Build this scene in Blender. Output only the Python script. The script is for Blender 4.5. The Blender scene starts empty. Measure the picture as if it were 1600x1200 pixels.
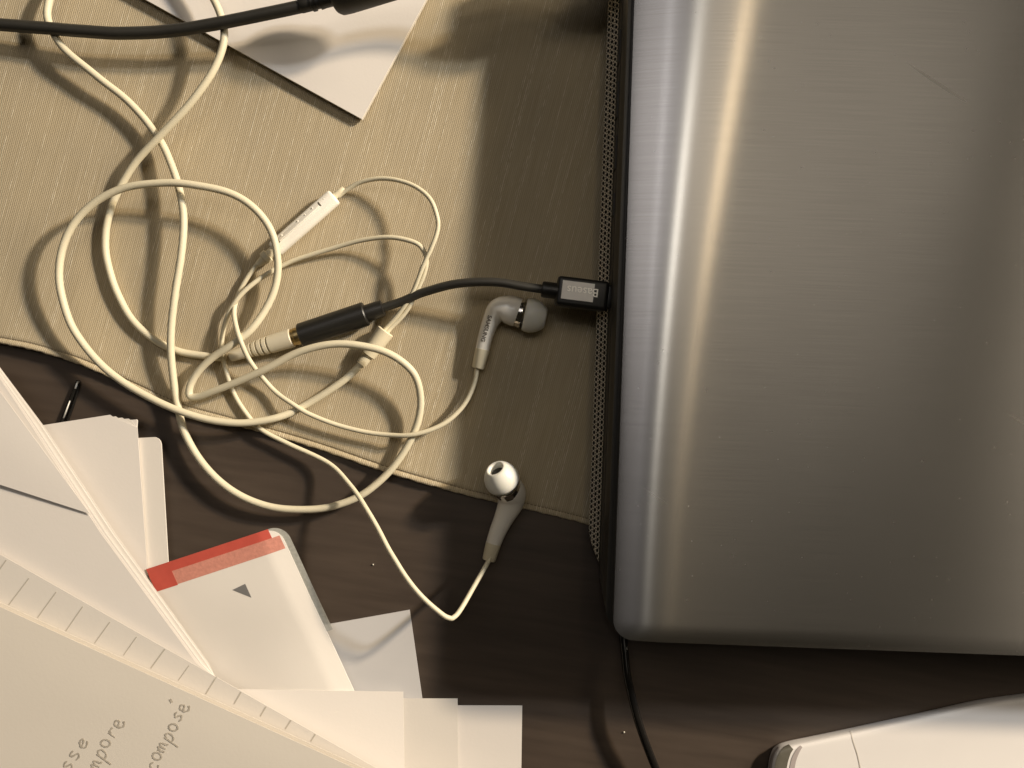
import bpy, bmesh, math, random
from mathutils import Vector, Matrix
random.seed(7)
SC = bpy.context.scene
COL = SC.collection
MM = 0.001

# ------------------------------------------------------------------ camera, world, lamps, exposure
CAM_H = 320.0      # mm above the table, looking straight down
FPX = 1280.0       # focal length in photograph pixels (photo is 1600 wide)
cam_d = bpy.data.cameras.new('camera')
cam_d.sensor_width = 36.0
cam_d.lens = 36.0 * FPX / 1600.0
cam_d.clip_start = 0.01
cam_d.clip_end = 50.0
cam_d.dof.use_dof = True
cam_d.dof.focus_distance = 0.312
cam_d.dof.aperture_fstop = 20.0
cam = bpy.data.objects.new('camera', cam_d)
cam.location = (0, 0, CAM_H * MM)
COL.objects.link(cam)
SC.camera = cam

world = bpy.data.worlds.new('World')
SC.world = world
world.use_nodes = True
wb = world.node_tree.nodes['Background']
wb.inputs[0].default_value = (1.0, 0.82, 0.50, 1)
wb.inputs[1].default_value = 0.012

def disk_lamp(name, direction, dist, size, power, color, target=(0, 0, 0.01)):
    l = bpy.data.lights.new(name, 'AREA')
    l.shape = 'DISK'
    l.size = size
    l.energy = power
    l.color = color
    o = bpy.data.objects.new(name, l)
    d = Vector(direction).normalized()
    o.location = Vector(target) + d * dist
    o.rotation_euler = (-d).to_track_quat('-Z', 'Y').to_euler()
    COL.objects.link(o)
    return o
disk_lamp('lamp_warm_bulb', (1.70, 0.90, 1), 1.7, 0.11, 31, (1.0, 0.81, 0.58))
disk_lamp('lamp_cool_bulb', (1.60, 0.72, 1), 1.7, 0.09, 14, (0.93, 0.96, 1.0))
glow = disk_lamp('soft_strip_fill', (1.95, 0.94, 1), 1.7, 1.2, 20, (1.0, 0.86, 0.66))
glow.data.shape = 'RECTANGLE'        # long low fill strip, added to lighten and blur the cable shadows
glow.data.size_y = 0.26
disk_lamp('ceiling_warm_bulb', (0.21, 0.38, 1), 1.9, 0.12, 0.55, (1.0, 0.76, 0.46))
disk_lamp('ceiling_cool_bulb', (-0.06, 0.28, 1), 1.9, 0.09, 0.85, (1.0, 0.96, 0.88))
disk_lamp('ceiling_small_bulb', (-0.25, 0.43, 1), 1.9, 0.04, 0.12, (0.97, 0.97, 1.0))
disk_lamp('lid_fill_pale', (-0.32, 0.42, 1), 1.7, 0.75, 1.5, (1.0, 0.95, 0.95))  # added unseen soft area, brightens the reflection along the lid's left bevel
disk_lamp('lid_fill_warm', (0.10, 0.42, 1), 1.8, 0.5, 0.55, (1.0, 0.87, 0.70))  # added soft disc, fills in the broad warm reflection on the lid
disk_lamp('lid_fill_wide', (0.28, 0.36, 1), 1.8, 1.2, 1.75, (1.0, 0.89, 0.74))  # larger added disc, fades that lid reflection out towards the right

SC.view_settings.view_transform = 'Standard'
SC.view_settings.look = 'None'
SC.view_settings.exposure = 0.0
SC.view_settings.gamma = 1.0

# ------------------------------------------------------------------ helpers
def W(px, py, z):
    """photo pixel + height in mm -> world metres"""
    k = (CAM_H - z) / FPX
    return Vector(((px - 800) * k, -(py - 600) * k, z)) * MM

ORIGIN = {}
def tag(o, label=None, cat=None, group=None, kind=None):
    for k, v in (('label', label), ('category', cat), ('group', group), ('kind', kind)):
        if v: o[k] = v
    return o

def thing(name, label, cat, loc, group=None):
    o = bpy.data.objects.new(name, None)
    o.empty_display_size = 0.01
    o.location = loc
    COL.objects.link(o)
    ORIGIN[o.name] = Vector(loc)
    return tag(o, label, cat, group)

def link_mesh(name, bm, mat, parent=None, smooth=True, loc=None):
    """bmesh in world metres -> one object; child of parent if given"""
    org = Vector((0, 0, 0))
    if parent is not None:
        org = ORIGIN[parent.name]
    elif loc is not None:
        org = Vector(loc)
    bmesh.ops.translate(bm, vec=-org, verts=bm.verts)
    me = bpy.data.meshes.new(name)
    bm.normal_update()
    bm.to_mesh(me)
    bm.free()
    if smooth:
        for p in me.polygons: p.use_smooth = True
    if mat: me.materials.append(mat)
    o = bpy.data.objects.new(name, me)
    COL.objects.link(o)
    if parent is not None:
        o.parent = parent
    elif loc is not None:
        o.location = loc
    ORIGIN[o.name] = org
    return o

def sharp(o, deg=35):
    me = o.data
    bm = bmesh.new(); bm.from_mesh(me)
    lim = math.radians(deg)
    for e in bm.edges:
        if len(e.link_faces) == 2 and e.calc_face_angle(0) > lim:
            e.smooth = False
    bm.to_mesh(me); bm.free()
    return o

def catmull(pts, sub=8):
    """centripetal-ish Catmull-Rom through tuples of any length"""
    P = [Vector(p) for p in pts]
    P = [P[0] * 2 - P[1]] + P + [P[-1] * 2 - P[-2]]
    out = []
    for i in range(1, len(P) - 2):
        p0, p1, p2, p3 = P[i - 1], P[i], P[i + 1], P[i + 2]
        for s in range(sub):
            t = s / sub
            out.append(0.5 * ((2 * p1) + (p2 - p0) * t + (2 * p0 - 5 * p1 + 4 * p2 - p3) * t * t
                              + (3 * p1 - p0 - 3 * p2 + p3) * t ** 3))
    out.append(P[-2].copy())
    return out

def frames(pts):
    n = len(pts)
    T = []
    for i in range(n):
        a = pts[max(0, i - 1)]; b = pts[min(n - 1, i + 1)]
        T.append((b - a).normalized())
    up = Vector((0, 0, 1))
    if abs(T[0].dot(up)) > 0.9: up = Vector((1, 0, 0))
    N = [(up - T[0] * up.dot(T[0])).normalized()]
    for i in range(1, n):
        v = N[-1] - T[i] * N[-1].dot(T[i])
        N.append(v.normalized())
    return T, N

def add_tube(bm, pts, rad, seg=12, cap=True, flat=1.0):
    """rad: number or list (metres). flat scales the radius along the frame normal"""
    n = len(pts)
    if not isinstance(rad, (list, tuple)): rad = [rad] * n
    T, N = frames(pts)
    rings = []
    for i in range(n):
        B = T[i].cross(N[i])
        ring = []
        for k in range(seg):
            a = 2 * math.pi * k / seg
            ring.append(bm.verts.new(pts[i] + (N[i] * math.cos(a) * flat + B * math.sin(a)) * rad[i]))
        rings.append(ring)
    for i in range(n - 1):
        for k in range(seg):
            k2 = (k + 1) % seg
            bm.faces.new((rings[i][k], rings[i + 1][k], rings[i + 1][k2], rings[i][k2]))
    if cap:
        bm.faces.new(rings[0]); bm.faces.new(list(reversed(rings[-1])))
    bmesh.ops.recalc_face_normals(bm, faces=bm.faces)
    return rings

def add_lathe(bm, origin, axis, prof, seg=28, close=True):
    """prof: list of (along, radius) in metres"""
    axis = axis.normalized()
    up = Vector((0, 0, 1)) if abs(axis.z) < 0.9 else Vector((1, 0, 0))
    u = (up - axis * up.dot(axis)).normalized(); v = axis.cross(u)
    rings = []
    for (a, r) in prof:
        rings.append([bm.verts.new(origin + axis * a + (u * math.cos(2 * math.pi * k / seg) + v * math.sin(2 * math.pi * k / seg)) * r)
                      for k in range(seg)])
    for i in range(len(rings) - 1):
        for k in range(seg):
            k2 = (k + 1) % seg
            bm.faces.new((rings[i][k], rings[i][k2], rings[i + 1][k2], rings[i + 1][k]))
    if close:
        bm.faces.new(list(reversed(rings[0]))); bm.faces.new(rings[-1])
    bmesh.ops.recalc_face_normals(bm, faces=bm.faces)

def cable_pts(px, sub=8):
    from mathutils import noise
    out = []
    for p in catmull(px, sub):
        q = W(*p)
        out.append(q + Vector((noise.noise(q * 90), noise.noise(q * 90 + Vector((7, 3, 1))), 0)) * 0.00016)
    return out

from mathutils.bvhtree import BVHTree
def surface(obj):
    org = ORIGIN[obj.name]
    t = BVHTree.FromPolygons([v.co + org for v in obj.data.vertices], [tuple(p.vertices) for p in obj.data.polygons])
    def at(px, py, lift=0.0001):
        """the point of this surface that the photograph shows at a pixel, lifted a hair off it"""
        o = Vector((0, 0, CAM_H * MM)); d = (W(px, py, 0) - o).normalized()
        h, n, _, _ = t.ray_cast(o, d)
        if h is None: return W(px, py, 10)
        if n.dot(d) > 0: n = -n
        return h + n * lift
    return at

def add_box_frame(bm, c, X, Y, Z, bevel=0.0, seg=2):
    """box with half-extent vectors"""
    vs = {}
    for i in (-1, 1):
        for j in (-1, 1):
            for k in (-1, 1):
                vs[i, j, k] = bm.verts.new(c + X * i + Y * j + Z * k)
    q = [((-1,-1,-1),(-1,1,-1),(1,1,-1),(1,-1,-1)), ((-1,-1,1),(1,-1,1),(1,1,1),(-1,1,1)),
         ((-1,-1,-1),(1,-1,-1),(1,-1,1),(-1,-1,1)), ((-1,1,-1),(-1,1,1),(1,1,1),(1,1,-1)),
         ((-1,-1,-1),(-1,-1,1),(-1,1,1),(-1,1,-1)), ((1,-1,-1),(1,1,-1),(1,1,1),(1,-1,1))]
    fs = [bm.faces.new([vs[a] for a in f]) for f in q]
    bmesh.ops.recalc_face_normals(bm, faces=fs)
    if bevel:
        es = set(e for f in fs for e in f.edges)
        bmesh.ops.bevel(bm, geom=list(es), offset=bevel, segments=seg, profile=0.6, affect='EDGES')

def patch(corners, nu=10, nv=10, thick=0.12, bump=None):
    """paper: corners (px,py,z) in order A,B,C,D -> bilinear patch with thickness; bump(u,v)->mm"""
    A, B, C, D = [Vector(c) for c in corners]
    bm = bmesh.new()
    top = []; bot = []
    for j in range(nv + 1):
        v = j / nv
        rt = []; rb = []
        for i in range(nu + 1):
            u = i / nu
            p = (A * (1 - u) + B * u) * (1 - v) + (D * (1 - u) + C * u) * v
            z = p.z + (bump(u, v) if bump else 0)
            # keep the sheet's outline where it is on the ground while it bends
            q = W(p.x, p.y, p.z); 
            rt.append(bm.verts.new((q.x, q.y, z * MM)))
            rb.append(bm.verts.new((q.x, q.y, (z - thick) * MM)))
        top.append(rt); bot.append(rb)
    for j in range(nv):
        for i in range(nu):
            bm.faces.new((top[j][i], top[j][i+1], top[j+1][i+1], top[j+1][i]))
            bm.faces.new((bot[j][i], bot[j+1][i], bot[j+1][i+1], bot[j][i+1]))
    for i in range(nu):
        bm.faces.new((top[0][i], bot[0][i], bot[0][i+1], top[0][i+1]))
        bm.faces.new((top[nv][i], top[nv][i+1], bot[nv][i+1], bot[nv][i]))
    for j in range(nv):
        bm.faces.new((top[j][0], top[j+1][0], bot[j+1][0], bot[j][0]))
        bm.faces.new((top[j][nu], bot[j][nu], bot[j+1][nu], top[j+1][nu]))
    bmesh.ops.recalc_face_normals(bm, faces=bm.faces)
    return bm

def poly_slab(pts, thick, zfun=None):
    """flat outline [(px,py,z)] -> slab of given thickness (mm), top at z"""
    bm = bmesh.new()
    t = [bm.verts.new(W(*p)) for p in pts]
    b = []
    for p in pts:
        q = W(*p); b.append(bm.verts.new((q.x, q.y, q.z - thick * MM)))
    bm.faces.new(t); bm.faces.new(list(reversed(b)))
    n = len(pts)
    for i in range(n):
        j = (i + 1) % n
        bm.faces.new((t[i], b[i], b[j], t[j]))
    bmesh.ops.recalc_face_normals(bm, faces=bm.faces)
    return bm

# ------------------------------------------------------------------ materials
def new_mat(name):
    m = bpy.data.materials.new(name); m.use_nodes = True
    nt = m.node_tree
    return m, nt, nt.nodes['Principled BSDF'], nt.nodes, nt.links

def simple(name, col, rough=0.5, noise=0.06, nscale=300, bump=0.0, bscale=1500, metallic=0.0, spec=0.5, **kw):
    m, nt, b, N, L = new_mat(name)
    tc = N.new('ShaderNodeTexCoord')
    ns = N.new('ShaderNodeTexNoise'); ns.inputs['Scale'].default_value = nscale; ns.inputs['Detail'].default_value = 4
    L.new(tc.outputs['Object'], ns.inputs['Vector'])
    mx = N.new('ShaderNodeMix'); mx.data_type = 'RGBA'
    mx.inputs['A'].default_value = tuple(c * (1 - noise) for c in col) + (1,)
    mx.inputs['B'].default_value = tuple(min(1, c * (1 + noise)) for c in col) + (1,)
    L.new(ns.outputs['Fac'], mx.inputs['Factor'])
    L.new(mx.outputs['Result'], b.inputs['Base Color'])
    b.inputs['Roughness'].default_value = rough
    b.inputs['Metallic'].default_value = metallic
    b.inputs['Specular IOR Level'].default_value = spec
    if bump:
        n2 = N.new('ShaderNodeTexNoise'); n2.inputs['Scale'].default_value = bscale; n2.inputs['Detail'].default_value = 3
        L.new(tc.outputs['Object'], n2.inputs['Vector'])
        bp = N.new('ShaderNodeBump'); bp.inputs['Strength'].default_value = bump; bp.inputs['Distance'].default_value = 0.0003
        L.new(n2.outputs['Fac'], bp.inputs['Height']); L.new(bp.outputs['Normal'], b.inputs['Normal'])
    for k, v in kw.items():
        b.inputs[k.replace('_', ' ')].default_value = v
    return m

M_CABLE = simple('cream_cable', (0.66, 0.60, 0.44), 0.5, 0.10, 60, spec=0.4)
M_WHITE = simple('white_plastic', (0.86, 0.82, 0.73), 0.26, 0.03, 90)
M_CREAM = simple('cream_rubber', (0.68, 0.61, 0.44), 0.5, 0.05, 150)
M_PLUGW = simple('pale_grey_plastic', (0.62, 0.56, 0.42), 0.45, 0.05, 150)
M_GLYPH = simple('grey_print', (0.16, 0.14, 0.11), 0.6, 0.1)
M_LETTER = simple('pale_print', (0.95, 0.92, 0.85), 0.4, 0.03, metallic=0.3)
M_TIP = simple('clear_silicone', (0.78, 0.77, 0.70), 0.38, 0.03, 100, Subsurface_Weight=0.5)
M_TIP.node_tree.nodes['Principled BSDF'].inputs['Subsurface Radius'].default_value = (0.004, 0.004, 0.003)
M_CHROME = simple('chrome_ring', (0.75, 0.72, 0.66), 0.12, 0.05, metallic=1.0)
M_GOLD = simple('gold_contact', (0.50, 0.37, 0.17), 0.38, 0.08, metallic=1.0)
M_BLACK = simple('black_rubber', (0.012, 0.011, 0.009), 0.42, 0.2, 400, bump=0.1, bscale=2500)
M_BLACKCORD = simple('charcoal_cord', (0.030, 0.028, 0.023), 0.5, 0.15, 400)
M_GLOSSBLACK = simple('glossy_black_wire', (0.010, 0.009, 0.008), 0.10, 0.1)
M_PLATE = simple('grey_metal_plate', (0.56, 0.54, 0.51), 0.45, 0.06, 900, metallic=0.7)
M_DARK = simple('dark_laptop_plastic', (0.032, 0.029, 0.024), 0.42, 0.2, 300)
M_PORT = simple('port_recess', (0.008, 0.007, 0.006), 0.5, 0.2)
M_GRILLE = simple('grille_metal', (0.74, 0.67, 0.55), 0.4, 0.15, 500, metallic=0.15)
M_PAPER = simple('white_paper', (0.73, 0.685, 0.635), 0.75, 0.02, 60, bump=0.08, bscale=900, spec=0.2)
M_PAPER2 = simple('cream_paper', (0.71, 0.665, 0.605), 0.75, 0.02, 60, bump=0.08, bscale=900, spec=0.2)
M_NOTE = simple('notebook_paper', (0.79, 0.73, 0.64), 0.8, 0.02, 60, bump=0.08, bscale=900, spec=0.1)
M_PAPER3 = simple('grey_white_paper', (0.58, 0.565, 0.555), 0.65, 0.02, 60, bump=0.06, bscale=900, spec=0.25)
M_EDGE = simple('paper_edge', (0.62, 0.57, 0.48), 0.8, 0.1, 700, spec=0.1)
M_RULE = simple('ruled_print', (0.50, 0.46, 0.39), 0.8, 0.05)
M_PENCIL = simple('pencil', (0.49, 0.44, 0.365), 0.6, 0.45, 900)
M_REDDARK = simple('red_print', (0.50, 0.085, 0.06), 0.4, 0.12, 250, bump=0.12, bscale=500)
M_POUCH = simple('pouch_plastic', (0.74, 0.695, 0.635), 0.32, 0.02, 60, bump=0.10, bscale=350)
M_CLEARSTRIP = simple('clear_plastic_seam', (0.42, 0.42, 0.38), 0.22, 0.3, 700, bump=0.5, bscale=1200, Alpha=0.75)
M_GREYTRI = simple('grey_triangle_print', (0.17, 0.165, 0.16), 0.5, 0.05)
M_BOX = simple('white_card', (0.75, 0.715, 0.68), 0.45, 0.02, 80)
M_PIN = simple('dark_pin', (0.03, 0.028, 0.025), 0.18, 0.2, metallic=0.6)
M_GLINT = simple('painted_pin_glint', (0.62, 0.60, 0.55), 0.3, 0.1)  # pale colour stands in for the pin's highlight
M_THREAD = simple('hem_thread', (0.20, 0.155, 0.095), 0.8, 0.15, 900)
M_CRUMB = simple('pale_crumb', (0.7, 0.66, 0.55), 0.8, 0.1)

# translucent pale-red flap laid over the red stripe
M_REDPALE = simple('pale_red_film', (0.58, 0.25, 0.19), 0.3, 0.22, 900, bump=0.3, bscale=900)

def make_cloth_mat():
    m, nt, b, N, L = new_mat('woven_beige_cloth')
    tc = N.new('ShaderNodeTexCoord')
    rot = N.new('ShaderNodeMapping'); rot.inputs['Rotation'].default_value = (0, 0, math.radians(15))
    L.new(tc.outputs['Object'], rot.inputs['Vector'])
    def stretched(sx, sy, scale, detail=2, rough=0.5):
        mp = N.new('ShaderNodeMapping'); mp.inputs['Scale'].default_value = (sx, sy, 0)
        L.new(rot.outputs['Vector'], mp.inputs['Vector'])
        t = N.new('ShaderNodeTexNoise'); t.inputs['Scale'].default_value = scale
        t.inputs['Detail'].default_value = detail; t.inputs['Roughness'].default_value = rough
        L.new(mp.outputs['Vector'], t.inputs['Vector'])
        return t
    warp = stretched(1, 0.02, 2000, 1, 0.5)       # uneven long ribs
    slub = stretched(1, 0.010, 620, 1, 0.5)        # which ribs carry the paler slub yarn
    fleck = stretched(1, 0.22, 1500, 2, 0.6)       # broken along their length
    fine = stretched(0.8, 1.0, 2300, 2, 0.5)
    cloud = stretched(1, 1, 28, 3, 0.5)
    def wave(direction, scale, dist):
        w = N.new('ShaderNodeTexWave'); w.wave_type = 'BANDS'; w.bands_direction = direction
        w.inputs['Scale'].default_value = scale; w.inputs['Distortion'].default_value = dist
        w.inputs['Detail'].default_value = 1; w.inputs['Detail Scale'].default_value = 2.0
        L.new(rot.outputs['Vector'], w.inputs['Vector']); return w
    ribs = wave('X', 430, 1.2)                      # about 0.7 mm from rib to rib
    weft = wave('Y', 520, 1.5)
    def ramp(src, lo, hi, c0, c1):
        r = N.new('ShaderNodeValToRGB')
        r.color_ramp.elements[0].position = lo; r.color_ramp.elements[0].color = c0
        r.color_ramp.elements[1].position = hi; r.color_ramp.elements[1].color = c1
        L.new(src, r.inputs['Fac']); return r
    base = ramp(warp.outputs['Fac'], 0.30, 0.72, (0.420, 0.350, 0.232, 1), (0.490, 0.415, 0.288, 1))
    mx = N.new('ShaderNodeMix'); mx.data_type = 'RGBA'; mx.blend_type = 'MIX'
    fl = ramp(slub.outputs['Fac'], 0.54, 0.64, (0, 0, 0, 1), (1, 1, 1, 1))
    fk = ramp(fleck.outputs['Fac'], 0.42, 0.60, (0, 0, 0, 1), (1, 1, 1, 1))
    mul0 = N.new('ShaderNodeMath'); mul0.operation = 'MULTIPLY'
    L.new(fl.outputs['Color'], mul0.inputs[0]); L.new(fk.outputs['Color'], mul0.inputs[1])
    mul = N.new('ShaderNodeMath'); mul.operation = 'MULTIPLY'
    rr = ramp(ribs.outputs['Fac'], 0.45, 0.8, (0, 0, 0, 1), (1, 1, 1, 1))
    L.new(mul0.outputs[0], mul.inputs[0]); L.new(rr.outputs['Color'], mul.inputs[1])
    m2 = N.new('ShaderNodeMath'); m2.operation = 'MULTIPLY'; m2.inputs[1].default_value = 0.85
    L.new(mul.outputs[0], m2.inputs[0])
    L.new(m2.outputs[0], mx.inputs['Factor'])
    L.new(base.outputs['Color'], mx.inputs['A']); mx.inputs['B'].default_value = (0.69, 0.62, 0.48, 1)
    mc = N.new('ShaderNodeMix'); mc.data_type = 'RGBA'; mc.blend_type = 'MULTIPLY'; mc.inputs['Factor'].default_value = 1
    cr = ramp(cloud.outputs['Fac'], 0.3, 0.75, (0.93, 0.93, 0.93, 1), (1.04, 1.03, 1.0, 1))
    mg = N.new('ShaderNodeMix'); mg.data_type = 'RGBA'; mg.blend_type = 'MULTIPLY'; mg.inputs['Factor'].default_value = 1
    gr = ramp(ribs.outputs['Fac'], 0.05, 0.6, (0.84, 0.83, 0.82, 1), (1.03, 1.03, 1.03, 1))
    L.new(cr.outputs['Color'], mg.inputs['A']); L.new(gr.outputs['Color'], mg.inputs['B'])
    L.new(mx.outputs['Result'], mc.inputs['A']); L.new(mg.outputs['Result'], mc.inputs['B'])
    L.new(mc.outputs['Result'], b.inputs['Base Color'])
    def madd(a, k, c):
        m_ = N.new('ShaderNodeMath'); m_.operation = 'MULTIPLY_ADD'; m_.inputs[1].default_value = k
        L.new(a, m_.inputs[0])
        if c is None: m_.inputs[2].default_value = 0
        else: L.new(c, m_.inputs[2])
        return m_.outputs[0]
    h = madd(ribs.outputs['Fac'], 0.7, None)
    h = madd(weft.outputs['Fac'], 0.25, h)
    h = madd(warp.outputs['Fac'], 0.5, h)
    h = madd(fine.outputs['Fac'], 0.5, h)
    h = madd(mul.outputs[0], 0.5, h)
    bp = N.new('ShaderNodeBump'); bp.inputs['Strength'].default_value = 0.6; bp.inputs['Distance'].default_value = 0.00014
    L.new(h, bp.inputs['Height']); L.new(bp.outputs['Normal'], b.inputs['Normal'])
    b.inputs['Roughness'].default_value = 0.85
    b.inputs['Specular IOR Level'].default_value = 0.2
    b.inputs['Sheen Weight'].default_value = 0.1
    return m
M_CLOTH = make_cloth_mat()

def make_wood_mat():
    m, nt, b, N, L = new_mat('dark_stained_wood')
    tc = N.new('ShaderNodeTexCoord')
    mp = N.new('ShaderNodeMapping'); mp.inputs['Rotation'].default_value = (0, 0, math.radians(9)); 
    L.new(tc.outputs['Object'], mp.inputs['Vector'])
    mp2 = N.new('ShaderNodeMapping'); mp2.inputs['Scale'].default_value = (0.10, 1, 1)
    L.new(mp.outputs['Vector'], mp2.inputs['Vector'])
    g = N.new('ShaderNodeTexNoise'); g.inputs['Scale'].default_value = 260; g.inputs['Detail'].default_value = 4; g.inputs['Roughness'].default_value = 0.5
    L.new(mp2.outputs['Vector'], g.inputs['Vector'])
    g2 = N.new('ShaderNodeTexNoise'); g2.inputs['Scale'].default_value = 45; g2.inputs['Detail'].default_value = 4; g2.inputs['Distortion'].default_value = 0.8
    L.new(mp2.outputs['Vector'], g2.inputs['Vector'])
    mx = N.new('ShaderNodeMath'); mx.operation = 'MULTIPLY_ADD'; mx.inputs[1].default_value = 0.5
    L.new(g.outputs['Fac'], mx.inputs[0])
    h = N.new('ShaderNodeMath'); h.operation = 'MULTIPLY'; h.inputs[1].default_value = 0.5
    L.new(g2.outputs['Fac'], h.inputs[0]); L.new(h.outputs[0], mx.inputs[2])
    r = N.new('ShaderNodeValToRGB')
    r.color_ramp.elements[0].position = 0.32; r.color_ramp.elements[0].color = (0.044, 0.031, 0.022, 1)
    r.color_ramp.elements[1].position = 0.70; r.color_ramp.elements[1].color = (0.082, 0.060, 0.044, 1)
    L.new(mx.outputs[0], r.inputs['Fac']); L.new(r.outputs['Color'], b.inputs['Base Color'])
    b.inputs['Roughness'].default_value = 0.5
    bp = N.new('ShaderNodeBump'); bp.inputs['Strength'].default_value = 0.12; bp.inputs['Distance'].default_value = 0.0002
    L.new(g.outputs['Fac'], bp.inputs['Height']); L.new(bp.outputs['Normal'], b.inputs['Normal'])
    return m
M_WOOD = make_wood_mat()

def make_brushed_mat():
    m, nt, b, N, L = new_mat('brushed_metal')
    tc = N.new('ShaderNodeTexCoord')
    rot = N.new('ShaderNodeMapping'); rot.inputs['Rotation'].default_value = (0, 0, math.radians(2.1))
    L.new(tc.outputs['Object'], rot.inputs['Vector'])
    def st(sx, sy, sc, d=3):
        mp = N.new('ShaderNodeMapping'); mp.inputs['Scale'].default_value = (sx, sy, 0)
        L.new(rot.outputs['Vector'], mp.inputs['Vector'])
        t = N.new('ShaderNodeTexNoise'); t.inputs['Scale'].default_value = sc; t.inputs['Detail'].default_value = d
        L.new(mp.outputs['Vector'], t.inputs['Vector']); return t
    brush = st(0.012, 1, 2600, 3)
    brush2 = st(0.03, 1, 700, 2)
    smear = st(1, 0.8, 14, 2)
    mx = N.new('ShaderNodeMix'); mx.data_type = 'RGBA'
    mx.inputs['A'].default_value = (0.58, 0.555, 0.52, 1); mx.inputs['B'].default_value = (0.74, 0.715, 0.68, 1)
    L.new(brush.outputs['Fac'], mx.inputs['Factor']); L.new(mx.outputs['Result'], b.inputs['Base Color'])
    b.inputs['Metallic'].default_value = 1.0
    cl = N.new('ShaderNodeMix'); cl.data_type = 'RGBA'; cl.blend_type = 'MULTIPLY'; cl.inputs['Factor'].default_value = 1.0
    cr = N.new('ShaderNodeValToRGB')
    cr.color_ramp.elements[0].position = 0.2; cr.color_ramp.elements[0].color = (0.88, 0.88, 0.88, 1)
    cr.color_ramp.elements[1].position = 0.8; cr.color_ramp.elements[1].color = (1, 1, 1, 1)
    L.new(smear.outputs['Fac'], cr.inputs['Fac'])
    L.new(mx.outputs['Result'], cl.inputs['A']); L.new(cr.outputs['Color'], cl.inputs['B'])
    # faint slanting scratches and a few dust specks
    sc_ = N.new('ShaderNodeMapping'); sc_.inputs['Rotation'].default_value = (0, 0, math.radians(33)); sc_.inputs['Scale'].default_value = (0.05, 1, 0)
    sr = N.new('ShaderNodeMapping'); sr.inputs['Rotation'].default_value = (0, 0, math.radians(33))
    L.new(tc.outputs['Object'], sr.inputs['Vector']); sc_.inputs['Rotation'].default_value = (0, 0, 0); L.new(sr.outputs['Vector'], sc_.inputs['Vector'])
    sn = N.new('ShaderNodeTexNoise'); sn.inputs['Scale'].default_value = 420; sn.inputs['Detail'].default_value = 0
    L.new(sc_.outputs['Vector'], sn.inputs['Vector'])
    dn_ = N.new('ShaderNodeTexNoise'); dn_.inputs['Scale'].default_value = 900; dn_.inputs['Detail'].default_value = 0
    L.new(rot.outputs['Vector'], dn_.inputs['Vector'])
    def above(src, lo, hi):
        r_ = N.new('ShaderNodeMapRange'); r_.inputs['From Min'].default_value = lo; r_.inputs['From Max'].default_value = hi
        L.new(src, r_.inputs['Value']); return r_.outputs['Result']
    mxs = N.new('ShaderNodeMath'); mxs.operation = 'MAXIMUM'
    L.new(above(sn.outputs['Fac'], 0.80, 0.86), mxs.inputs[0]); L.new(above(dn_.outputs['Fac'], 0.885, 0.92), mxs.inputs[1])
    rm = N.new('ShaderNodeMath'); rm.operation = 'MULTIPLY_ADD'; rm.inputs[1].default_value = 0.05; rm.inputs[2].default_value = 0.265
    L.new(mxs.outputs[0], rm.inputs[0]); L.new(rm.outputs[0], b.inputs['Roughness'])
    L.new(cl.outputs['Result'], b.inputs['Base Color'])
    b.inputs['Anisotropic'].default_value = 0.96
    tg = N.new('ShaderNodeTangent'); tg.direction_type = 'UV_MAP'; tg.uv_map = 'UVMap'
    L.new(tg.outputs['Tangent'], b.inputs['Tangent'])
    ad = N.new('ShaderNodeMath'); ad.operation = 'ADD'
    L.new(brush.outputs['Fac'], ad.inputs[0]); L.new(brush2.outputs['Fac'], ad.inputs[1])
    bp = N.new('ShaderNodeBump'); bp.inputs['Strength'].default_value = 0.06; bp.inputs['Distance'].default_value = 0.00005
    L.new(ad.outputs[0], bp.inputs['Height']); L.new(bp.outputs['Normal'], b.inputs['Normal'])
    return m
M_LID = make_brushed_mat()

# ------------------------------------------------------------------ the table (structure)
bm = bmesh.new()
add_box_frame(bm, Vector((0.05, 0, -0.0125)), Vector((0.8, 0, 0)), Vector((0, 0.5, 0)), Vector((0, 0, 0.0125)), 0.002)
table = link_mesh('table', bm, M_WOOD, smooth=False)
tag(table, kind='structure')

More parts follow.
